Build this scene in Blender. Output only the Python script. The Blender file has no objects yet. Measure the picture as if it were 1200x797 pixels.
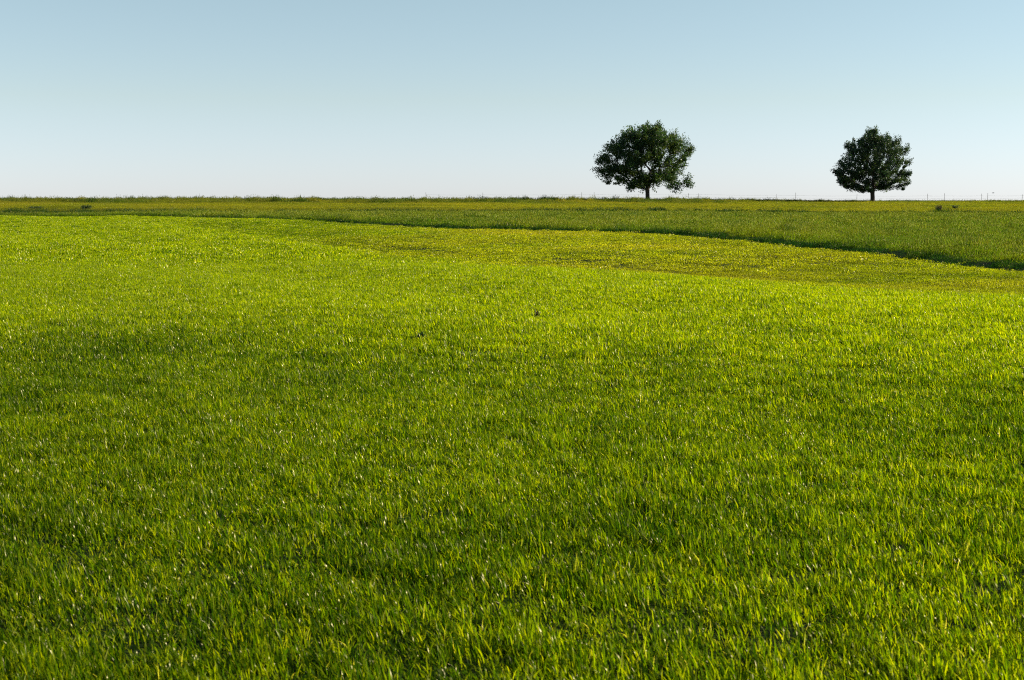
import bpy, math, random
import numpy as np

# ------------------------------------------------------------------ camera, sky, sun, exposure
S = bpy.context.scene
C = S.collection
EYE = 1.70
F = 50.0 / 36.0            # focal length over sensor width

cam = bpy.data.cameras.new('camera')
camo = bpy.data.objects.new('camera', cam)
C.objects.link(camo)
camo.location = (0, 0, EYE)
camo.rotation_euler = (math.radians(90 - 5.57), 0, 0)
cam.lens = 50
cam.sensor_width = 36
cam.clip_start = 0.1
cam.clip_end = 8000
cam.dof.use_dof = True
cam.dof.focus_distance = 28
cam.dof.aperture_fstop = 8.0
S.camera = camo

SUN_AZ, SUN_EL = 84.0, 22.0      # degrees right of the view direction, above the horizon
w = bpy.data.worlds.new('World')
S.world = w
w.use_nodes = True
nt = w.node_tree
bg = nt.nodes['Background']
sky = nt.nodes.new('ShaderNodeTexSky')
sky.sky_type = 'NISHITA'
sky.sun_disc = False
sky.sun_elevation = math.radians(SUN_EL)
sky.sun_rotation = math.radians(SUN_AZ)
sky.altitude = 300
sky.air_density = 1.0
sky.dust_density = 0.1
sky.ozone_density = 2.0
# sky model colour corrected by elevation: bluer at the horizon, warmer just above
tcw = nt.nodes.new('ShaderNodeTexCoord'); spw = nt.nodes.new('ShaderNodeSeparateXYZ'); rpw = nt.nodes.new('ShaderNodeValToRGB')
mxw = nt.nodes.new('ShaderNodeMix'); mxw.data_type = 'RGBA'; mxw.blend_type = 'MULTIPLY'; mxw.inputs[0].default_value = 1
nt.links.new(tcw.outputs['Generated'], spw.inputs[0]); nt.links.new(spw.outputs[2], rpw.inputs[0])
ew = rpw.color_ramp.elements
ew[0].position, ew[0].color = 0.0, (.80, .935, 1.50, 1)
ew[1].position, ew[1].color = 0.5, (1, 1, 1, 1)
for p_, c_ in ((.07, (1.01, .975, 1.03, 1)), (.14, (1.15, 1.07, .97, 1))):
    k_ = ew.new(p_); k_.color = c_
nt.links.new(sky.outputs[0], mxw.inputs[6]); nt.links.new(rpw.outputs[0], mxw.inputs[7])
nt.links.new(mxw.outputs[2], bg.inputs['Color'])
bg.inputs['Strength'].default_value = 0.072

sun = bpy.data.lights.new('sun', 'SUN')
sun.energy = 5.0
sun.angle = math.radians(0.53)
sun.color = (1.0, 0.92, 0.74)
suno = bpy.data.objects.new('sun', sun)
C.objects.link(suno)
suno.rotation_euler = (math.radians(90 - SUN_EL), 0, math.radians(180 - SUN_AZ))

S.view_settings.view_transform = 'Standard'
S.view_settings.look = 'None'
S.view_settings.exposure = 0.95
S.view_settings.gamma = 1.0
S.view_settings.use_curve_mapping = False
S.cycles.use_denoising = False
S.cycles.filter_width = 1.1
S.cycles.max_bounces = 6
S.cycles.transmission_bounces = 4
S.cycles.diffuse_bounces = 3
S.cycles.glossy_bounces = 2

rng = np.random.default_rng(7)

# ------------------------------------------------------------------ the lie of the land
PY = np.array([-4000, -400, -50, 0, 20, 40, 58, 75, 100, 120, 132, 140, 150, 165, 176, 186, 196, 215, 260, 400, 4000.0])
PZ = np.array([-40, -3, 0, 0, 0.02, -.06, .06, .17, .41, .50, .47, .60, .92, 1.30, 1.50, 1.58, 1.44, .8, -1.2, -7, -60.0])


def pchip(xs, ys, x):
    h = np.diff(xs)
    d = np.diff(ys) / h
    m = np.zeros_like(ys)
    for i in range(1, len(xs) - 1):
        if d[i - 1] * d[i] > 0:
            w1, w2 = 2 * h[i] + h[i - 1], h[i] + 2 * h[i - 1]
            m[i] = (w1 + w2) / (w1 / d[i - 1] + w2 / d[i])
    m[0], m[-1] = d[0], d[-1]
    x = np.clip(x, xs[0], xs[-1])
    k = np.clip(np.searchsorted(xs, x, side='right') - 1, 0, len(xs) - 2)
    t = (x - xs[k]) / h[k]
    return ((2 * t**3 - 3 * t**2 + 1) * ys[k] + (t**3 - 2 * t**2 + t) * h[k] * m[k]
            + (-2 * t**3 + 3 * t**2) * ys[k + 1] + (t**3 - t**2) * h[k] * m[k + 1])


_w = [(rng.uniform(0, 6.28), rng.uniform(0, 6.28)) for _ in range(60)]


def waves(x, y, size, n=7, seed=0):
    """smooth pseudo-random field, about -1..1, features about `size` metres"""
    r = np.zeros(np.broadcast(x, y).shape)
    for i in range(n):
        a, p = _w[(seed * 7 + i) % 60]
        k = 6.28 / size * (0.6 + 0.8 * ((i * 0.618 + seed * .37) % 1))
        r = r + np.sin(k * (x * math.cos(a) + y * math.sin(a)) + p + 1.3 * np.sin(k * .4 * (x * math.sin(a + 1) - y * math.cos(a + 1)) + p * 2))
    return r / math.sqrt(n)


def smooth(a, b, x):
    t = np.clip((x - a) / (b - a), 0, 1)
    return t * t * (3 - 2 * t)


# plan of the edge between the crop and the meadow (metres)
EDGE = np.array([(-400, 150), (-120, 132), (-62, 124), (-43, 120), (-31, 116), (-18, 101), (-7.6, 86), (0, 76), (6.7, 70.5), (9.2, 62),
                 (10.6, 58), (12.1, 50), (13.0, 43.5), (13.9, 38.5), (15.2, 33), (17.5, 28), (22, 23), (60, 5), (300, -60)], float)


def edge_dist(x, y):
    """signed distance to the edge; positive on the meadow side"""
    x = np.asarray(x, float); y = np.asarray(y, float)
    best = np.full(x.shape, 1e9); sgn = np.ones(x.shape)
    for (x0, y0), (x1, y1) in zip(EDGE[:-1], EDGE[1:]):
        dx, dy = x1 - x0, y1 - y0
        t = np.clip(((x - x0) * dx + (y - y0) * dy) / (dx * dx + dy * dy), 0, 1)
        d = np.hypot(x - x0 - t * dx, y - y0 - t * dy)
        c = dx * (y - y0) - dy * (x - x0)
        m = d < best
        best = np.where(m, d, best)
        sgn = np.where(m, np.where(c > 0, 1, -1), sgn)
    return best * sgn


SWELL = np.array([(-60, 125), (-34, 104), (-20, 82), (-9, 57), (-4.2, 43), (0, 36.5), (5, 30.5), (9.4, 26), (15, 21), (30, 10), (60, -10)], float)


def swell(x, y):
    """how far past the brow of the near swell, in metres"""
    return y - np.interp(x, SWELL[:, 0], SWELL[:, 1])


def ground_z(x, y):
    x = np.asarray(x, float); y = np.asarray(y, float)
    z = pchip(PY, PZ, y)
    z = z - 0.22 * smooth(4, 45, x) * smooth(95, 130, y) * (1 - smooth(150, 185, y) * .35)
    z = z + 0.10 * smooth(5, -40, x) * smooth(160, 185, y)
    near = 1 - smooth(60, 110, y)
    z = z + near * (0.030 * waves(x, y, 9, seed=1) + 0.045 * waves(x * .6, y, 17, seed=2)) * smooth(4, 14, np.hypot(x, y))
    zs_ = y - (134 + 0.10 * x + 2.0 * np.sin(x * .07))
    z = z + .22 * smooth(-1.5, 2.5, zs_) * smooth(60, 20, zs_) - .18 * np.exp(-((zs_ + 3) / 3) ** 2)
    z = z + 0.05 * waves(x * .5, y, 22, seed=3) * smooth(70, 100, y)
    e = edge_dist(x, y)
    b = swell(x, y)
    z = z + (.10 * np.exp(-((b + 4) / 7) ** 2) - .24 * np.exp(-((b - 6.5) / 5.5) ** 2)) * smooth(-60, -25, x) * smooth(70, 40, x)
    z = z + 0.08 * smooth(-.4, .8, e) * smooth(60, 20, e) - .12 * np.exp(-((e + .5) / .7) ** 2)
    return z


def zone_strip(x, y):
    """how far past the second line (meadow -> dry yellow strip)"""
    return y - (134 + 0.10 * x + 2.0 * np.sin(x * .07))


# ------------------------------------------------------------------ helpers
def new_mesh(name, verts, faces, mat=None, parent=None, smoothed=False):
    me = bpy.data.meshes.new(name)
    verts = np.asarray(verts, np.float32)
    me.vertices.add(len(verts)); me.vertices.foreach_set('co', verts.ravel())
    if isinstance(faces, np.ndarray):
        n = faces.shape[1]
        me.loops.add(faces.size); me.loops.foreach_set('vertex_index', faces.ravel().astype(np.int32))
        me.polygons.add(len(faces)); me.polygons.foreach_set('loop_start', np.arange(0, faces.size, n, dtype=np.int32))
    else:
        me.clear_geometry(); me.from_pydata([tuple(map(float, v)) for v in verts], [], faces)
    me.update(calc_edges=True); me.validate()
    if smoothed:
        me.polygons.foreach_set('use_smooth', [True] * len(me.polygons))
    if mat: me.materials.append(mat)
    o = bpy.data.objects.new(name, me)
    C.objects.link(o)
    if parent: o.parent = parent
    return o


def tag(o, label=None, cat=None, group=None, kind=None):
    if label: o['label'] = label
    if cat: o['category'] = cat
    if group: o['group'] = group
    if kind: o['kind'] = kind
    return o


def empty(name, loc, rz=0):
    o = bpy.data.objects.new(name, None)
    o.location = loc; o.rotation_euler = (0, 0, rz); o.empty_display_size = .3
    C.objects.link(o)
    return o


def material(name):
    m = bpy.data.materials.new(name); m.use_nodes = True
    for n in list(m.node_tree.nodes): m.node_tree.nodes.remove(n)
    return m, m.node_tree


def N(nt, t, **kw):
    n = nt.nodes.new(t)
    for k, v in kw.items():
        if k.startswith('_'): n.inputs[k[1:].replace('_', ' ')].default_value = v
        else: setattr(n, k, v)
    return n


def mixrgb(nt, fac, a, b, blend='MIX'):
    m = N(nt, 'ShaderNodeMix', data_type='RGBA', blend_type=blend)
    for sock, v in ((m.inputs[0], fac), (m.inputs[6], a), (m.inputs[7], b)):
        if hasattr(v, 'links') or isinstance(v, bpy.types.NodeSocket): nt.links.new(v, sock)
        else: sock.default_value = v if not isinstance(v, tuple) or len(v) == 4 else (*v, 1)
    return m.outputs[2]


def leafy(name, cols, trans, translucency=.5, rough=.42, spec=.35, dry=None, dry_amt=.06, tint=True, wax=0.0, ripe=None):
    """thin leaf or blade: gloss on top, light passing through. `cols` = (dark, mid, yellow)"""
    m, nt = material(name)
    out = N(nt, 'ShaderNodeOutputMaterial')
    at = N(nt, 'ShaderNodeAttribute', attribute_name='hue')          # per blade
    ramp = N(nt, 'ShaderNodeValToRGB')
    e = ramp.color_ramp.elements
    e[0].position, e[0].color = 0.0, (*cols[0], 1)
    e[1].position, e[1].color = 0.9, (*cols[2], 1)
    k = e.new(.5); k.color = (*cols[1], 1)
    if dry:
        k = e.new(1.0 - dry_amt * .5); k.color = (*cols[2], 1)
        k = e.new(1.0); k.color = (*dry, 1)
    nt.links.new(at.outputs['Fac'], ramp.inputs[0])
    col = ramp.outputs[0]
    if tint:
        ti = N(nt, 'ShaderNodeAttribute', attribute_name='tint', attribute_type='INSTANCER')
        sep = N(nt, 'ShaderNodeSeparateXYZ')
        nt.links.new(ti.outputs['Vector'], sep.inputs[0])
        r2 = N(nt, 'ShaderNodeValToRGB')
        e = r2.color_ramp.elements
        for q, (p_, c_) in enumerate(zip((0.0, .96), (ripe[0], ripe[2]))): e[q].position, e[q].color = p_, (*c_, 1)
        k = e.new(.5); k.color = (*ripe[1], 1)
        k = e.new(1.0); k.color = (*dry, 1)
        nt.links.new(at.outputs['Fac'], r2.inputs[0])
        col = mixrgb(nt, sep.outputs[0], col, r2.outputs[0])
        col = mixrgb(nt, sep.outputs[1], col, mixrgb(nt, 1.0, col, (.12, .29, .75), 'MULTIPLY'))
        col = mixrgb(nt, sep.outputs[2], col, (.28, .23, .018))
    pr = N(nt, 'ShaderNodeBsdfPrincipled', _Roughness=rough)
    pr.inputs['Specular IOR Level'].default_value = spec
    nt.links.new(col, pr.inputs['Base Color'])
    tr = N(nt, 'ShaderNodeBsdfTranslucent')
    nt.links.new(mixrgb(nt, 1.0, col, (*trans, 1), 'MULTIPLY'), tr.inputs[0])
    mx = N(nt, 'ShaderNodeMixShader'); mx.inputs[0].default_value = translucency
    nt.links.new(pr.outputs[0], mx.inputs[1]); nt.links.new(tr.outputs[0], mx.inputs[2])
    if wax:
        gl = N(nt, 'ShaderNodeBsdfGlossy', _Roughness=.28); gl.inputs['Color'].default_value = (1, .88, .55, 1)
        m2 = N(nt, 'ShaderNodeMixShader'); m2.inputs[0].default_value = wax
        nt.links.new(mx.outputs[0], m2.inputs[1]); nt.links.new(gl.outputs[0], m2.inputs[2]); mx = m2
    nt.links.new(mx.outputs[0], out.inputs[0])
    return m


def plain(name, a, b, scale, rough=.8, bump=.3):
    m, nt = material(name)
    out = N(nt, 'ShaderNodeOutputMaterial')
    tc = N(nt, 'ShaderNodeTexCoord')
    no = N(nt, 'ShaderNodeTexNoise', _Scale=scale, _Detail=6.0)
    nt.links.new(tc.outputs['Object'], no.inputs['Vector'])
    pr = N(nt, 'ShaderNodeBsdfPrincipled', _Roughness=rough)
    pr.inputs['Specular IOR Level'].default_value = .1
    rp = N(nt, 'ShaderNodeMapRange'); rp.inputs[1].default_value = .35; rp.inputs[2].default_value = .65
    nt.links.new(no.outputs[0], rp.inputs[0])
    nt.links.new(mixrgb(nt, rp.outputs[0], (*a, 1), (*b, 1)), pr.inputs['Base Color'])
    bp = N(nt, 'ShaderNodeBump', _Strength=bump, _Distance=.05)
    nt.links.new(no.outputs[0], bp.inputs['Height']); nt.links.new(bp.outputs[0], pr.inputs['Normal'])
    nt.links.new(pr.outputs[0], out.inputs[0])
    return m


GRASS = leafy('crop_blades', ((.008, .032, .0004), (.055, .112, .0008), (.20, .225, .0015)), (2.9, 2.7, .8), .54, .6, .0, (.46, .40, .10), .03, wax=.012, ripe=((.075, .135, .0006), (.185, .245, .001), (.28, .29, .002)))
MEADOW = leafy('meadow_blades', ((.022, .062, .004), (.045, .105, .005), (.14, .17, .010)), (2.5, 2.75, .8), .46, .6, .0, (.34, .34, .10), .05, wax=.010, ripe=((.075, .115, .003), (.13, .155, .004), (.23, .21, .012)))
LEAF_A = leafy('leaves_broad', ((.020, .046, .018), (.028, .062, .018), (.068, .086, .012)), (2.4, 2.4, .9), .36, .40, .35, tint=False)
LEAF_B = leafy('leaves_small', ((.018, .038, .020), (.024, .050, .020), (.046, .066, .016)), (2.2, 2.3, .9), .30, .42, .35, tint=False)
BUSH = leafy('bush_leaves', ((.02, .045, .008), (.035, .07, .010), (.09, .09, .02)), (1.8, 1.8, 1.0), .30, .5, .3, tint=False)
BROWNBUSH = leafy('dock_leaves', ((.045, .035, .020), (.07, .055, .028), (.10, .080, .045)), (1.5, 1.4, 1.0), .25, .6, .2, tint=False)
BARK = plain('bark', (.035, .027, .020), (.075, .060, .045), 7, .9, .8)
SOIL = plain('soil_and_thatch', (.006, .014, .0006), (.016, .028, .001), 9, 1.0, .2)
WOOD = plain('weathered_post', (.10, .09, .08), (.20, .18, .16), 20, .85, .3)
WIRE = plain('grey_wire', (.30, .30, .31), (.42, .42, .43), 10, .5, .0)

# ------------------------------------------------------------------ ground, one sheet to the horizon
rad = np.concatenate([np.linspace(.6, 60, 260), np.linspace(60.5, 230, 240)[1:], np.geomspace(235, 3800, 40)])
front = np.linspace(-32, 32, 200); side = np.linspace(32, 328, 110)[1:-1]
ang = np.radians(np.concatenate([front, side]))
A, R = np.meshgrid(ang, rad)
X, Y = np.sin(A) * R, np.cos(A) * R
V = np.stack([X, Y, ground_z(X, Y)], -1).reshape(-1, 3)
na = len(ang)
i, j = np.meshgrid(np.arange(len(rad) - 1), np.arange(na), indexing='ij')
a0 = i * na + j; b0 = i * na + (j + 1) % na
FC = np.stack([a0, b0, b0 + na, a0 + na], -1).reshape(-1, 4)
V = np.vstack([V, [[0, 0, float(ground_z(0, 0))]]])
cap = [(len(V) - 1, (k + 1) % na, k) for k in range(na)]
g = new_mesh('ground', V, [tuple(f) for f in FC[:, ::-1].tolist()] + cap, SOIL, smoothed=True)
tag(g, 'soil and thatch under the grass, rolling to the crest of the hill', None, None, 'structure')
g.data.update()

# ------------------------------------------------------------------ grass tufts (sources, not linked to the scene)


def tuft(coll, name, mat, n, radius, h, wdt, segs=3, lean=.35, droop=.35, heads=0.0, seed=0, wind=(-.22, .05)):
    r = np.random.default_rng(seed)
    vs, fs, hue = [], [], []
    for b in range(n):
        rr = radius * math.sqrt(r.random()); ph = r.random() * 6.283
        bx, by = rr * math.cos(ph), rr * math.sin(ph)
        H = h * r.uniform(.45, 1.28) * (1 - .25 * (rr / radius) ** 2)
        W = wdt * r.uniform(.6, 1.25)
        la = r.random() * 6.283; L = r.normal(0, lean) * H
        dx, dy = math.cos(la) * L + wind[0] * H, math.sin(la) * L + wind[1] * H
        dr = r.uniform(.0, droop) * H
        fa = r.random() * 6.283
        fx, fy = math.cos(fa), math.sin(fa)
        hh = r.random()
        isdry = hh > .97
        base = len(vs)
        tw = r.uniform(-.8, .8)
        for s in range(segs + 1):
            t = s / segs
            cx = bx + dx * t ** 1.8; cy = by + dy * t ** 1.8
            cz = H * t - dr * t ** 3 - .01
            wd = W * .5 * (1 - t ** 2.2) * (1 if t < 1 else 0)
            ca, sa = math.cos(tw * t), math.sin(tw * t)
            ux, uy = fx * ca - fy * sa, fx * sa + fy * ca
            if s < segs:
                vs += [(cx - ux * wd, cy - uy * wd, cz), (cx + ux * wd, cy + uy * wd, cz)]
            else:
                vs.append((cx, cy, cz))
        for s in range(segs - 1):
            k = base + 2 * s
            fs.append((k, k + 1, k + 3, k + 2))
        k = base + 2 * (segs - 1)
        fs.append((k, k + 1, k + 2))
        hue += [hh] * (2 * segs + 1)
        if r.random() < heads:                                   # seed head on a stalk
            t0 = len(vs); cx, cy, cz = vs[-1]
            hw, hl = wdt * .9, h * .22
            for q in range(3):
                an = q * 2.09 + fa
                vs.append((cx + math.cos(an) * hw, cy + math.sin(an) * hw, cz))
            vs += [(cx, cy, cz - hl * .4), (cx + dx * .12, cy + dy * .12, cz + hl)]
            for q in range(3):
                fs.append((t0 + q, t0 + (q + 1) % 3, t0 + 4)); fs.append((t0 + (q + 1) % 3, t0 + q, t0 + 3))
            hue += [min(1, .93 + .07 * r.random())] * 5
    me = bpy.data.meshes.new(name)
    me.from_pydata(vs, [], fs)
    a = me.attributes.new('hue', 'FLOAT', 'POINT'); a.data.foreach_set('value', np.array(hue, np.float32))
    me.polygons.foreach_set('use_smooth', [True] * len(me.polygons))
    me.materials.append(mat)
    o = bpy.data.objects.new(name, me)
    coll.objects.link(o)
    return o


def scatter(name, coll, x, y, rot, scl, idx, tint, mat, tilt=None):
    """one object holding every tuft of a kind, as instances on its points"""
    z = ground_z(x, y)
    me = bpy.data.meshes.new(name)
    n = len(x)
    me.vertices.add(n)
    me.vertices.foreach_set('co', np.stack([x, y, z], -1).astype(np.float32).ravel())
    e = np.zeros((n, 3), np.float32); e[:, 2] = rot
    if tilt is not None: e[:, 0] = tilt[0]; e[:, 1] = tilt[1]
    for nm, ty, data, key in (('rot', 'FLOAT_VECTOR', e, 'vector'), ('scl', 'FLOAT_VECTOR', scl.astype(np.float32), 'vector'),
                              ('idx', 'INT', idx.astype(np.int32), 'value'), ('tint', 'FLOAT_VECTOR', tint.astype(np.float32), 'vector')):
        a = me.attributes.new(nm, ty, 'POINT'); a.data.foreach_set(key, data.ravel())
    me.materials.append(mat)
    o = bpy.data.objects.new(name, me)
    C.objects.link(o)
    ng = bpy.data.node_groups.new(name + '_tufts', 'GeometryNodeTree')
    ng.interface.new_socket('Geometry', in_out='INPUT', socket_type='NodeSocketGeometry')
    ng.interface.new_socket('Geometry', in_out='OUTPUT', socket_type='NodeSocketGeometry')
    gi, go = ng.nodes.new('NodeGroupInput'), ng.nodes.new('NodeGroupOutput')
    ci = ng.nodes.new('GeometryNodeCollectionInfo')
    ci.inputs['Collection'].default_value = coll
    ci.inputs['Separate Children'].default_value = True
    ci.inputs['Reset Children'].default_value = True
    ip = ng.nodes.new('GeometryNodeInstanceOnPoints')
    ip.inputs['Pick Instance'].default_value = True
    L = ng.links
    L.new(gi.outputs[0], ip.inputs['Points']); L.new(ci.outputs[0], ip.inputs['Instance'])
    for nm, ty, sk in (('rot', 'FLOAT_VECTOR', 'Rotation'), ('scl', 'FLOAT_VECTOR', 'Scale'), ('idx', 'INT', 'Instance Index')):
        na_ = ng.nodes.new('GeometryNodeInputNamedAttribute'); na_.data_type = ty
        na_.inputs['Name'].default_value = nm
        L.new(na_.outputs['Attribute'], ip.inputs[sk])
    L.new(ip.outputs[0], go.inputs[0])
    md = o.modifiers.new('tufts', 'NODES'); md.node_group = ng
    return o


def sample(y0, y1, dens, half=.46, pad=3.5):
    """points spread evenly over the wedge of land in front of the viewer"""
    ymax = half * y1 + pad
    n = int(dens * (y1 - y0) * 2 * ymax)
    x = rng.uniform(-ymax, ymax, n); y = rng.uniform(y0, y1, n)
    k = np.abs(x) < half * y + pad
    return x[k], y[k]


def fade(x, y, a0, a1, b0, b1):
    p = smooth(a0, a1, y) * (1 - smooth(b0, b1, y)) if a1 > a0 else 1 - smooth(b0, b1, y)
    k = rng.random(len(x)) < p
    return x[k], y[k]


# sources: the crop in three sizes of tuft, the taller meadow, the ragged growth on the crest
crop = bpy.data.collections.new('crop_tufts')
K1, K2, K3 = 8, 6, 5
for q in range(K1): tuft(crop, f'a{q:02d}', GRASS, 42, .12, .074, .0072, 4, seed=q, wind=(-.20, .02))
for q in range(K2): tuft(crop, f'b{q:02d}', GRASS, 88, .24, .080, .0110, 3, seed=20 + q, wind=(-.20, .02))
for q in range(K3): tuft(crop, f'c{q:02d}', GRASS, 190, .60, .090, .024, 2, seed=40 + q, wind=(-.15, .02))

px, py, pi = [], [], []
for (y0, y1, dens, fd, lo, hi) in ((2.2, 17, 175, (0, 0, 12, 17), 0, K1), (11, 46, 48, (12, 17, 36, 46), K1, K1 + K2), (34, 135, 7, (36, 46, 400, 401), K1 + K2, K1 + K2 + K3)):
    x, y = fade(*sample(y0, y1, dens), *fd)
    px.append(x); py.append(y); pi.append(rng.integers(lo, hi, len(x)))
x, y, ix = map(np.concatenate, (px, py, pi))
e = edge_dist(x, y)
k = e < -.25
x, y, ix, e = x[k], y[k], ix[k], e[k]
# the short olive strip that follows the edge, and the nearer crop with shade painted into its tint
b = swell(x, y)
olive = smooth(-5, 5, b + 1.6 * waves(x, y, 9, seed=5)) * smooth(-26, -9, x)
rows = np.clip(np.sin(2 * math.pi * b / 3.6 + .5 * waves(x, y, 30, seed=6)), 0, 1) ** 2
arcs = rows * (.35 + .65 * np.clip(waves(x * .5, y * .8, 8, seed=2) + .3, 0, 1))
lush_shade = waves(x, y, 2.3, seed=7) * .5 + waves(x, y, 6.5, seed=8) * .5
clump = waves(x, y, .55, seed=11)
hh = np.clip(1.0 + .30 * clump * smooth(70, 12, y) + .16 * lush_shade, .62, 1.6) * (1 - .38 * olive) * (1 - .45 * arcs * olive) * rng.uniform(.7, 1.3, len(x))
scl = np.stack([rng.uniform(.85, 1.15, len(x))] * 2 + [hh], -1)
far_ = smooth(11, 22, y + 2.5 * waves(x, y, 9, seed=10) + .12 * x)  # light on the field put into the tint: brighter far, darker near
yel = np.clip(.10 + .12 * waves(x, y, 5, seed=9) + .14 * waves(x, y, .8, seed=3) + .80 * far_ * (1 - .30 * olive) + rng.normal(0, .30, len(x)), 0, 1)
drk = np.clip((.30 * lush_shade + .22 * waves(x, y, 5.5, seed=10) * smooth(6, -6, x + 3)) * (1 - .55 * far_) + .20 * (1 - far_) + .20 * olive + .10 * waves(x, y, .9, seed=4) + .6 * arcs * olive + rng.normal(0, .22, len(x)), 0, .8)  # shaded dips painted dark, plus olive, row and random tone
drk = np.maximum(drk, .9 * (rng.random(len(x)) < .012))
drk = np.maximum(drk, .55 * smooth(-1.6, -.7, e))  # contact shade along the meadow edge, painted into the tint
drk = np.clip(drk + .38 * smooth(-12, -8, e) * smooth(4, 9, x) * (.7 + .3 * waves(x, y, 4, seed=2)), 0, 1)
dry = np.clip(.34 * olive * smooth(-14, 0, x) * (.75 + .3 * waves(x * .6, y, 7, seed=12)), 0, .5)
o = scatter('field_grass', crop, x, y, rng.uniform(-.9, .9, len(x)), scl, ix, np.stack([yel, drk, dry], -1), GRASS,
            (rng.normal(0, .08, len(x)), rng.normal(-.03, .08, len(x))))
tag(o, 'bright green short grass crop filling the whole foreground', 'grass', None, 'stuff')

mead = bpy.data.collections.new('meadow_tufts')
M1, M2 = 6, 5
for q in range(M1): tuft(mead, f'a{q:02d}', MEADOW, 60, .30, .36, .011, 3, lean=.3, heads=.18, seed=60 + q, wind=(-.12, .0))
for q in range(M2): tuft(mead, f'b{q:02d}', MEADOW, 90, .60, .36, .020, 2, lean=.3, heads=.18, seed=80 + q, wind=(-.12, .0))

px, py, pi = [], [], []
for (y0, y1, dens, fd, lo, hi) in ((22, 82, 16, (0, 0, 66, 82), 0, M1), (64, 150, 7, (66, 82, 400, 401), M1, M1 + M2)):
    x, y = fade(*sample(y0, y1, dens, pad=8), *fd)
    k = (edge_dist(x, y) > -.15) & (zone_strip(x, y) < 1.0)
    x, y = x[k], y[k]
    px.append(x); py.append(y); pi.append(rng.integers(lo, hi, len(x)))
x, y, ix = map(np.concatenate, (px, py, pi))
e = edge_dist(x, y); zs = zone_strip(x, y)
v1 = waves(x * .5, y, 9, seed=13); v2 = waves(x, y, 3, seed=14)
v3 = waves(x, y, 1.1, seed=5)
hh = (.76 + .20 * v2 + .16 * v3 + .1 * v1 - .36 * smooth(1.6, .3, e)) * (1 - .25 * smooth(-14, -5, zs) + .45 * smooth(-4, -2, zs)) * rng.uniform(.6, 1.25, len(x))
scl = np.stack([rng.uniform(.85, 1.15, len(x))] * 2 + [hh], -1)
lft = smooth(5, -25, x)
yel = np.clip(.22 + .25 * v1 + .18 * v3 + .12 * lft + rng.normal(0, .2, len(x)), 0, 1)
drk = np.clip(.06 + .22 * v2 - .2 * v3 + rng.normal(0, .2, len(x)) + 1.2 * smooth(.9, .3, e) * smooth(-45, -15, x) + .25 * smooth(-14, -6, zs) + 1.2 * smooth(-4.5, -2.5, zs), 0, 1) * (1 - .15 * lft)  # shade at the edge and the second line painted as darker grass
dry = np.where(rng.random(len(x)) < .07, .5, 0) * (1 - smooth(2.5, .5, e))
o = scatter('meadow_grass', mead, x, y, rng.uniform(0, 6.28, len(x)), scl, ix, np.stack([yel, drk, dry], -1), MEADOW,
            (rng.normal(0, .08, len(x)), rng.normal(0, .08, len(x))))
tag(o, 'taller dark green meadow grass with pale seed heads beyond the crop edge', 'meadow grass', None, 'stuff')

# dry yellow strip on the slope and ragged growth along the crest
x, y = sample(126, 205, 7, pad=8)
k = zone_strip(x, y) > .6
x, y = x[k], y[k]
cr = smooth(-26, -8, x) * 0 + smooth(162, 168, y + 3.0 * smooth(20, -20, -x) - 9 * smooth(30, -10, x) * 0 + 0)
crest = smooth(163, 167, y - 12 * smooth(18, 40, x) + 1.5 * waves(x, y, 12, seed=15))
v = waves(x * .35, y, 8, seed=16); v2 = waves(x, y * .4, 2.2, seed=17)
st = waves(x * .12, y, 3.2, seed=6)
hh = np.clip(.30 + .08 * v + .12 * st + crest * (.42 + .62 * np.clip(v2, -.5, 1.6) * smooth(60, 15, x)), .12, 3) * rng.uniform(.6, 1.3, len(x))
scl = np.stack([rng.uniform(.85, 1.15, len(x))] * 2 + [hh], -1)
yel = np.clip(.62 - .35 * crest - .2 * st + .2 * v + rng.normal(0, .15, len(x)), 0, 1)
drk = np.clip(.06 + .30 * np.clip(st, -.3, 1) * (1 - crest) + .34 * crest + .25 * v2 * crest + rng.normal(0, .12, len(x)) + .6 * smooth(3, .6, zone_strip(x, y)), 0, 1)  # second line's shadow also painted on the start of the strip
hill = 1 - crest
yel = np.clip(yel + .32 * hill - .35 * smooth(5, -25, x), 0, 1)
drk = np.clip(drk + .25 * smooth(5, -25, x) * np.clip(waves(x * .15, y, 5, seed=1) + .3, 0, 1), 0, 1)
dry = np.clip(.42 + .22 * waves(x * .3, y, 6, seed=18) - .18 * crest + rng.normal(0, .12, len(x)), 0, .8)
band = smooth(142, 146, y + 1.5 * st) * (1 - smooth(157, 160, y + 1.5 * st)) * smooth(12, -4, x)
yel = np.clip(yel + .5 * band, 0, 1)
drk = np.clip(drk + .30 * smooth(12, -4, x) * (1 - band) * (1 - crest) + .25 * np.exp(-((y - 161.5) / 1.8) ** 2) * smooth(20, 0, x) - .25 * band, 0, 1)
ix = rng.integers(M1, M1 + M2, len(x))
o = scatter('hillside_grass', mead, x, y, rng.uniform(0, 6.28, len(x)), scl, ix, np.stack([yel, drk, dry], -1), MEADOW,
            (rng.normal(0, .08, len(x)), rng.normal(0, .08, len(x))))
tag(o, 'dry yellowish grass on the upper slope with ragged weeds along the skyline', 'hill grass', None, 'stuff')


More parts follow.
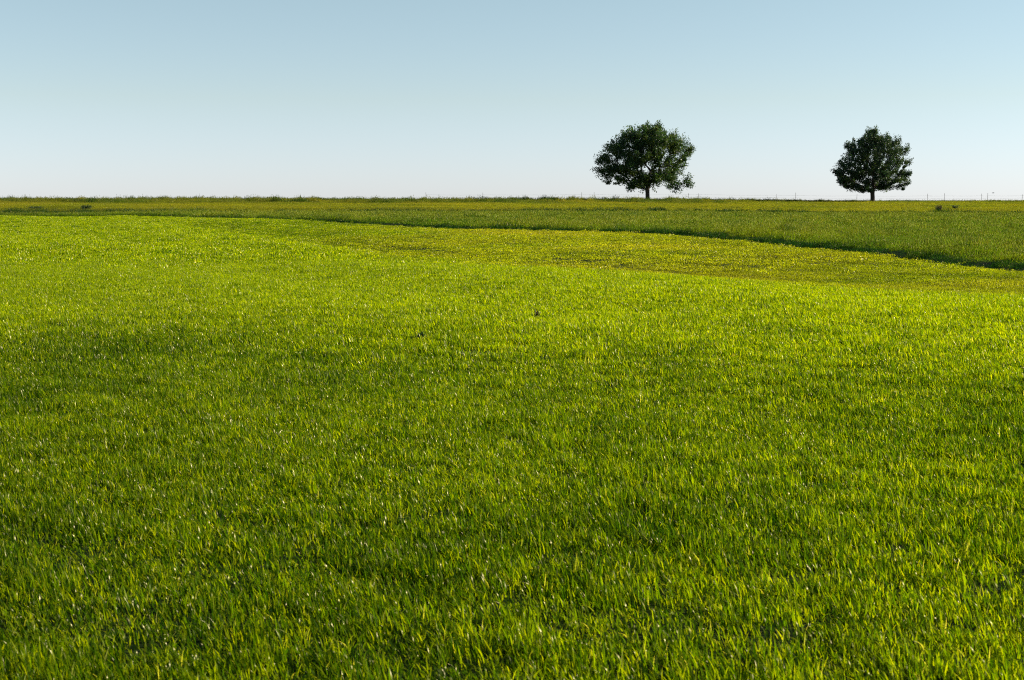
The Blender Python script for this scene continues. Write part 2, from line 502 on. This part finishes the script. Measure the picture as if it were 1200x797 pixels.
# ------------------------------------------------------------------ trees
def tubes(nodes, parent, radius, sides=6):
    """one mesh of tapering tubes along the branch skeleton"""
    vs, fs = [], []
    kids = {}
    for c, p in enumerate(parent):
        if p >= 0: kids.setdefault(p, []).append(c)
    done = set()
    for start in range(1, len(nodes)):
        p = parent[start]
        first = kids[p]
        main = max(first, key=lambda c: radius[c])
        if start == main and p != 0: continue                    # continues its parent's chain
        if start in done: continue
        chain = [p, start]
        c = start
        while c in kids:
            c = max(kids[c], key=lambda q: radius[q]); chain.append(c)
        base = len(vs)
        for qi, c in enumerate(chain):
            done.add(c)
            P = nodes[c]
            d = nodes[chain[min(qi + 1, len(chain) - 1)]] - nodes[chain[max(qi - 1, 0)]]
            d = d / (np.linalg.norm(d) + 1e-9)
            u = np.cross(d, (0.31, .95, .02)); u /= np.linalg.norm(u) + 1e-9
            v = np.cross(d, u)
            rr = radius[c] if qi else min(radius[c], radius[start] * 1.25)
            for s in range(sides):
                t = s / sides * 6.283
                vs.append(P + (u * math.cos(t) + v * math.sin(t)) * rr)
        for qi in range(len(chain) - 1):
            for s in range(sides):
                k0 = base + qi * sides
                fs.append((k0 + s, k0 + (s + 1) % sides, k0 + sides + (s + 1) % sides, k0 + sides + s))
    return vs, fs


def skeleton(targets, trunk, r):
    nodes = [np.array(t, float) for t in trunk]
    parent = [-1] + list(range(len(trunk) - 1))
    depth = [np.linalg.norm(n - nodes[0]) for n in nodes]
    order = np.argsort([np.linalg.norm(t - nodes[-1]) + .3 * r.random() for t in targets])
    for ti in order:
        T = targets[ti]
        NN = np.array(nodes)
        d = np.linalg.norm(NN - T, axis=1)
        cost = d * 1.0 + .17 * np.array(depth)
        cost[:2] += 50
        cost = cost + np.where(NN[:, 2] > T[2] + .5, .3, 0)
        b = int(np.argmin(cost)); P = nodes[b]
        n = max(1, int(d[b] / .55))
        prev = b
        for s in range(1, n + 1):
            t = s / n
            Q = P + (T - P) * t
            Q = Q + np.array([0, 0, .12 * d[b] * math.sin(math.pi * t) * -.4]) + (r.normal(0, .06, 3) if s < n else 0)
            nodes.append(Q); parent.append(prev)
            depth.append(depth[prev] + d[b] / n); prev = len(nodes) - 1
    return nodes, parent


def make_tree(name, label, base, ppm, cx, base_row, lobes, depth_half, leafmat, leaf, n_leaf, clump_r, trunk_r, trunk_h, seed, holes=(), upright=0.0, tex=1.0):
    """lobes: (across, up, radius) measured in twelfths of a metre-ish grid cells of `ppm` metres"""
    r = np.random.default_rng(seed)
    root = empty(name, base)
    tag(root, label, 'tree', 'lone trees on the crest of the hill')
    L = [((a - cx) * 1.02 * ppm, (base_row - b - 1.5) * .975 * ppm + .05, rr * ppm) for a, b, rr in lobes]
    xs = [l[0] for l in L]; zs = [l[1] for l in L]
    mx, mz = (min(xs) + max(xs)) / 2, (min(zs) + max(zs)) / 2
    hw, hz = (max(xs) - min(xs)) / 2 + .6, (max(zs) - min(zs)) / 2 + .6
    targets, size = [], []
    for a, b, rr in L:
        rho2 = min(.98, ((a - mx) / hw) ** 2 + ((b - mz) / hz) ** 2)
        reach = depth_half * math.sqrt(1 - rho2)
        for dpt in ([0] if reach < 1.0 else [-reach * .85, -reach * .3, reach * .3, reach * .85]):
            c = np.array([a, dpt + r.normal(0, .25), b])
            m = max(3, int(9 * (rr / 1.2) ** 2 * tex))
            for _ in range(m):
                v = r.normal(0, 1, 3); v /= np.linalg.norm(v)
                p = c + v * rr * r.uniform(.35, .97)
                if any(((p[0] - (h[0] - cx) * ppm) ** 2 + (p[2] - (base_row - h[1]) * ppm) ** 2) ** .5 < h[2] * ppm and r.random() < h[3] for h in holes): continue
                targets.append(p); size.append(clump_r * r.uniform(.45, 1.4))
    targets = np.array(targets)
    trunk = [(0, 0, -.3), (0.01, 0, trunk_h * .5), (-.02, .02, trunk_h), (.05, 0, trunk_h * 1.7), (.02, -.03, trunk_h * 2.5)]
    nodes, parent = skeleton(targets, trunk, r)
    load = np.zeros(len(nodes))
    haskid = set(parent)
    for c in range(len(nodes) - 1, 0, -1):
        if c not in haskid: load[c] += 1
        load[parent[c]] += load[c]
    radius = np.maximum(.011, trunk_r * (load / load[0]) ** .46)
    radius[0] = trunk_r * 1.35; radius[1] = trunk_r * 1.02; 
    vs, fs = tubes(nodes, parent, radius)
    t = new_mesh('trunk', vs, fs, BARK, root, True)
    # foliage: thousands of single leaves gathered in sprays around the twig ends
    ncl = len(targets)
    per = n_leaf // ncl
    ctr = np.repeat(targets, per, 0); sz = np.repeat(size, per)
    dirv = r.normal(0, 1, (len(ctr), 3)); dirv /= np.linalg.norm(dirv, axis=1)[:, None]
    rr = r.random(len(ctr)) ** .55
    # each spray is stretched away from the middle of the crown
    out = targets - np.array([0, 0, mz * .55]); out /= np.linalg.norm(out, axis=1)[:, None]
    out[:, 2] += upright; out /= np.linalg.norm(out, axis=1)[:, None]
    outr = np.repeat(out, per, 0)
    off = dirv * (rr * sz)[:, None]
    along = (off * outr).sum(1)
    stretch = np.repeat(r.uniform(.2, 1.1, ncl), per)
    off = off * .82 + outr * (along * stretch)[:, None]
    pos = ctr + off
    nrm = r.normal(0, 1, (len(pos), 3)) + np.array([0, 0, .9]); nrm /= np.linalg.norm(nrm, axis=1)[:, None]
    ax = np.cross(nrm, r.normal(0, 1, (len(pos), 3))); ax /= np.linalg.norm(ax, axis=1)[:, None]
    bx = np.cross(nrm, ax)
    ls = leaf * r.uniform(.6, 1.3, len(pos))[:, None]
    q = np.stack([pos - ax * ls, pos + bx * ls * .42 - ax * ls * .15 - nrm * ls * .1, pos + ax * ls, pos - bx * ls * .42 - ax * ls * .15 - nrm * ls * .1], 1).reshape(-1, 3)
    fc = np.arange(len(q)).reshape(-1, 4)
    cr = new_mesh('crown', q, fc, leafmat, root)
    hue = np.clip(np.repeat(r.random(ncl), per) * .6 + r.random(len(pos)) * .4, 0, 1)
    at = cr.data.attributes.new('hue', 'FLOAT', 'POINT'); at.data.foreach_set('value', np.repeat(hue, 4).astype(np.float32))
    return root


YT = 180.0
PPM = YT / 1667.0


def at(px, y):
    x = (px - 600) / 1667.0 * y
    return x, y, float(ground_z(x, y))


bl = at(758, YT); br = at(1020.5, YT)
row = lambda z, y: 236 + (EYE - z) / y * 1667


make_tree('broad_tree', 'wide spreading tree with an airy uneven crown, left of the two on the skyline', bl, PPM, 758, row(bl[2], YT),
          [(769, 149, 3), (767, 152, 5), (748, 163, 15), (766, 164, 15), (782, 163, 10), (735, 157, 8), (722, 175, 12), (709, 186, 9), (703, 199, 4), (716, 200, 11),
           (735, 194, 14), (745, 180, 16), (766, 178, 12), (790, 171, 11), (803, 174, 6), (797, 185, 6), (790, 196, 9), (803, 208, 7), (803, 213, 4), (782, 187, 4), (769, 190, 8), (797, 214, 5), (791, 219, 3), (784, 211, 7),
           (780, 203, 10), (766, 206, 11), (747, 206, 12), (727, 209, 7), (714, 211, 4), (755, 214, 6), (740, 216, 3), (730, 166, 9), (757, 150, 5)],
          3.9, LEAF_A, .125, 70000, .60, .26, 1.5, 3, holes=((762, 187, 3, .4), (779, 185, 4, .4), (783, 198, 3, .4), (742, 205, 4, .5), (800, 196, 4, .6), (712, 193, 3, .8), (727, 187, 4, .6), (722, 208, 4, .6)))
make_tree('dense_tree', 'smaller compact dome-shaped tree with spiky outline, right of the two on the skyline', br, PPM, 1020.5, row(br[2], YT),
          [(1018, 154, 2), (1019, 158, 4), (1022, 163, 6), (1033, 164, 5), (1008, 165, 8), (1025, 169, 10), (1042, 165, 6), (1036, 175, 11), (1050, 177, 7), (1000, 178, 10), (1015, 182, 13),
           (990, 190, 9), (1035, 192, 14), (1053, 190, 7), (981, 201, 5), (1000, 202, 13), (1020, 203, 13), (1042, 206, 12), (1057, 203, 6), (991, 213, 7),
           (1009, 214, 6), (1035, 214, 7), (1050, 215, 6), (1000, 168, 6), (985, 209, 6), (1000, 217, 5), (1052, 218, 4), (1028, 218, 4), (993, 218, 4), (1012, 220, 3), (1040, 220, 4), (1058, 213, 4)],
          4.2, LEAF_B, .11, 68000, .46, .26, 1.2, 5, holes=((1024, 178, 4, .7), (1004, 197, 3, .8), (1040, 208, 3, .8), (1030, 193, 3, .7)), upright=.5)


# ------------------------------------------------------------------ shrubs and field weeds
def make_bush(name, label, loc, wx, hz, n, mat, leaf, seed, cat='bush', group=None):
    r = np.random.default_rng(seed)
    root = empty(name, loc)
    tag(root, label, cat, group)
    nst = 9
    vs, fs = [], []
    ends = []
    for s in range(nst):
        a = r.random() * 6.283; k = r.uniform(.2, 1)
        end = np.array([math.cos(a) * wx * .42 * k, math.sin(a) * wx * .35 * k, hz * r.uniform(.55, .9)])
        ends.append(end)
        b = len(vs)
        for t, rr in ((0, .016), (.5, .011), (1, .005)):
            p = np.array([end[0] * t ** .8, end[1] * t ** .8, end[2] * t - .03])
            for q in range(4): vs.append(p + np.array([math.cos(q * 1.57), math.sin(q * 1.57), 0]) * rr)
        for t in range(2):
            for q in range(4): fs.append((b + t * 4 + q, b + t * 4 + (q + 1) % 4, b + t * 4 + 4 + (q + 1) % 4, b + t * 4 + 4 + q))
    new_mesh('stem', vs, fs, BARK, root)
    ends = np.array(ends)
    c = ends[r.integers(0, nst, n)]
    t = r.uniform(.35, 1.12, n)[:, None]
    pos = c * t + r.normal(0, .11, (n, 3)) * np.array([wx, wx, hz]) * .9
    pos[:, 2] = np.abs(pos[:, 2])
    nrm = r.normal(0, 1, (n, 3)); nrm /= np.linalg.norm(nrm, axis=1)[:, None]
    ax = np.cross(nrm, r.normal(0, 1, (n, 3))); ax /= np.linalg.norm(ax, axis=1)[:, None]
    bx = np.cross(nrm, ax); ls = leaf * r.uniform(.6, 1.3, n)[:, None]
    q = np.stack([pos - ax * ls, pos + bx * ls * .4, pos + ax * ls, pos - bx * ls * .4], 1).reshape(-1, 3)
    f = new_mesh('foliage', q, np.arange(len(q)).reshape(-1, 4), mat, root)
    hu = f.data.attributes.new('hue', 'FLOAT', 'POINT'); hu.data.foreach_set('value', np.repeat(r.random(n), 4).astype(np.float32))
    return root


make_bush('bush', 'small brownish round bush on the yellow slope below the right end of the fence', at(1098, 141), .75, .70, 1500, BROWNBUSH, .035, 1)
make_bush('bush', 'low thin green bush just right of the brownish round one', at(1118, 150), .9, .40, 900, BUSH, .04, 2)
make_bush('bush', 'dark green wide bush on the left part of the hill, larger of the two there', at(103, 141), 1.5, .45, 1500, BUSH, .05, 3)
make_bush('bush', 'faint low bush near the left end of the hill', at(44, 141), 1.6, .30, 700, BUSH, .05, 4)
make_bush('bush', 'dark tuft of leaves sticking up on the skyline left of the broad tree', at(666, 172), .5, .50, 500, BUSH, .04, 6)


def make_weed(label, px, y, hgt, wid, n, mat, seed):
    """broad-leaved field weed: leaves arching from one point, plus an upright stalk"""
    r = np.random.default_rng(seed)
    loc = at(px, y)
    root = empty('weed', loc); tag(root, label, 'weed', 'weeds standing out of the field grass')
    for q in range(n):
        vs, fs = [], []
        a = q * 2.4 + r.random(); tilt = r.uniform(.15, .9); ln = hgt * r.uniform(.7, 1.1)
        dx, dy = math.cos(a), math.sin(a)
        for s in range(6):
            t = s / 5
            cx = dx * wid * tilt * t; cy = dy * wid * tilt * t
            cz = ln * (t - .45 * tilt * t * t * 1.4)
            ww = wid * .22 * math.sin(math.pi * min(1, .12 + .88 * t)) + .002
            vs += [(cx + dy * ww, cy - dx * ww, cz + ww * .3), (cx, cy, cz), (cx - dy * ww, cy + dx * ww, cz + ww * .3)]
            if s:
                b = s * 3
                fs += [(b - 3, b - 2, b + 1, b), (b - 2, b - 1, b + 2, b + 1)]
        f = new_mesh('leaf', vs, fs, mat, root, True)
        hu = f.data.attributes.new('hue', 'FLOAT', 'POINT'); hu.data.foreach_set('value', np.full(len(vs), r.random(), np.float32))
    return root


make_weed('small dark broad-leaved weed in the bright band of grass, left of the curled one', 493, 17.3, .16, .11, 8, BUSH, 11)
make_weed('curled two-toned weed farthest up the bright grass, below the left of the broad tree', 629, 20.2, .17, .08, 6, BROWNBUSH, 12)


# ------------------------------------------------------------------ fence along the back of the crest
YF = 193.0
fence = empty('wire_fence', at(760, YF))
tag(fence, 'thin wire fence on slim posts along the skyline behind the trees', 'fence')
fo = np.array(fence.location)
posts = [500, 566, 681, 695.5, 805.5, 817.5, 908.5, 931, 1002, 1085, 1104.7, 1148, 1154.5, 1195, 1240, 1300]
tops = []
for n, p in enumerate(posts):
    X0, Y0, Z0 = at(p, YF)
    hgt = {931: 1.50, 1002: 1.35, 1085: 1.40, 1104.7: 1.45, 1148: 1.40, 1154.5: 1.5}.get(p, 1.28)
    if p < 700: hgt += .15
    rr = .024; vs, fs = [], []
    lx = rng.normal(0, .03)
    for zz, q in ((-.4, 1), (hgt * .5, 1), (hgt - .03, .95), (hgt, .5)):
        for s in range(8):
            vs.append((X0 - fo[0] + math.cos(s * .785) * rr * q + lx * zz, Y0 - fo[1] + math.sin(s * .785) * rr * q, Z0 - fo[2] + zz))
    for k_ in range(3):
        for s in range(8): fs.append((k_ * 8 + s, k_ * 8 + (s + 1) % 8, k_ * 8 + 8 + (s + 1) % 8, k_ * 8 + 8 + s))
    fs.append(tuple(range(24, 32)))
    new_mesh('post', vs, fs, WOOD, fence)
    tops.append((X0 - fo[0], Y0 - fo[1] - .045, Z0 - fo[2], hgt))
for frac in (1.12, .80):
    vs, fs = [], []
    for a_, b_ in zip(tops[:-1], tops[1:]):
        for s in range(6):
            t = s / 5 if b_ is tops[-1] or s < 5 else None
            if t is None: continue
            sag = .05 * math.sin(math.pi * t)
            p = np.array([a_[0] + (b_[0] - a_[0]) * t, a_[1], a_[2] + (b_[2] - a_[2]) * t + frac - sag])
            for q in range(4): vs.append(p + np.array([0, math.cos(q * 1.57), math.sin(q * 1.57)]) * .006)
    nr = len(vs) // 4
    for s in range(nr - 1):
        for q in range(4): fs.append((s * 4 + q, s * 4 + (q + 1) % 4, s * 4 + 4 + (q + 1) % 4, s * 4 + 4 + q))
    new_mesh('wire', vs, fs, WIRE, fence)

# ------------------------------------------------------------------ small dark bird low over the fence at the right
bx_, by_ = (1161 - 600) / 1667 * 188, 188
bz = EYE + (236 - 226.3) / 1667 * by_
FE = plain('dark_feathers', (.03, .03, .032), (.06, .055, .05), 30, .7, .1)
vs, fs = [], []
prof = [(-.17, .002), (-.14, .018), (-.11, .030), (-.085, .030), (-.05, .045), (.0, .052), (.06, .036), (.11, .018), (.20, .024), (.22, .003)]
for xx, rr in prof:
    for s in range(8): vs.append((xx, math.cos(s * .785) * rr * (1.3 if xx > .15 else 1), math.sin(s * .785) * rr * (.35 if xx > .15 else 1) + (.012 if xx < -.08 else 0)))
for k_ in range(len(prof) - 1):
    for s in range(8): fs.append((k_ * 8 + s, k_ * 8 + (s + 1) % 8, k_ * 8 + 8 + (s + 1) % 8, k_ * 8 + 8 + s))
for sg in (-1, 1):
    b = len(vs)
    for t, z0, ch, th in ((0, .02, .07, .012), (.5, .05, .075, .008), (1, .03, .02, .003)):
        yy = sg * (.035 + t * .20)
        vs += [(-ch * .6 + .04 * t, yy, z0), (ch * .2 + .05 * t, yy, z0 + th), (ch + .07 * t, yy, z0), (ch * .2 + .05 * t, yy, z0 - th)]
    for t in range(2):
        for q in range(4): fs.append((b + t * 4 + q, b + t * 4 + (q + 1) % 4, b + t * 4 + 4 + (q + 1) % 4, b + t * 4 + 4 + q))
bd = new_mesh('bird', vs, fs, FE, None, True)
bd.location = (bx_, by_, bz)
tag(bd, 'tiny dark bird flying low over the fence near the right edge', 'bird')
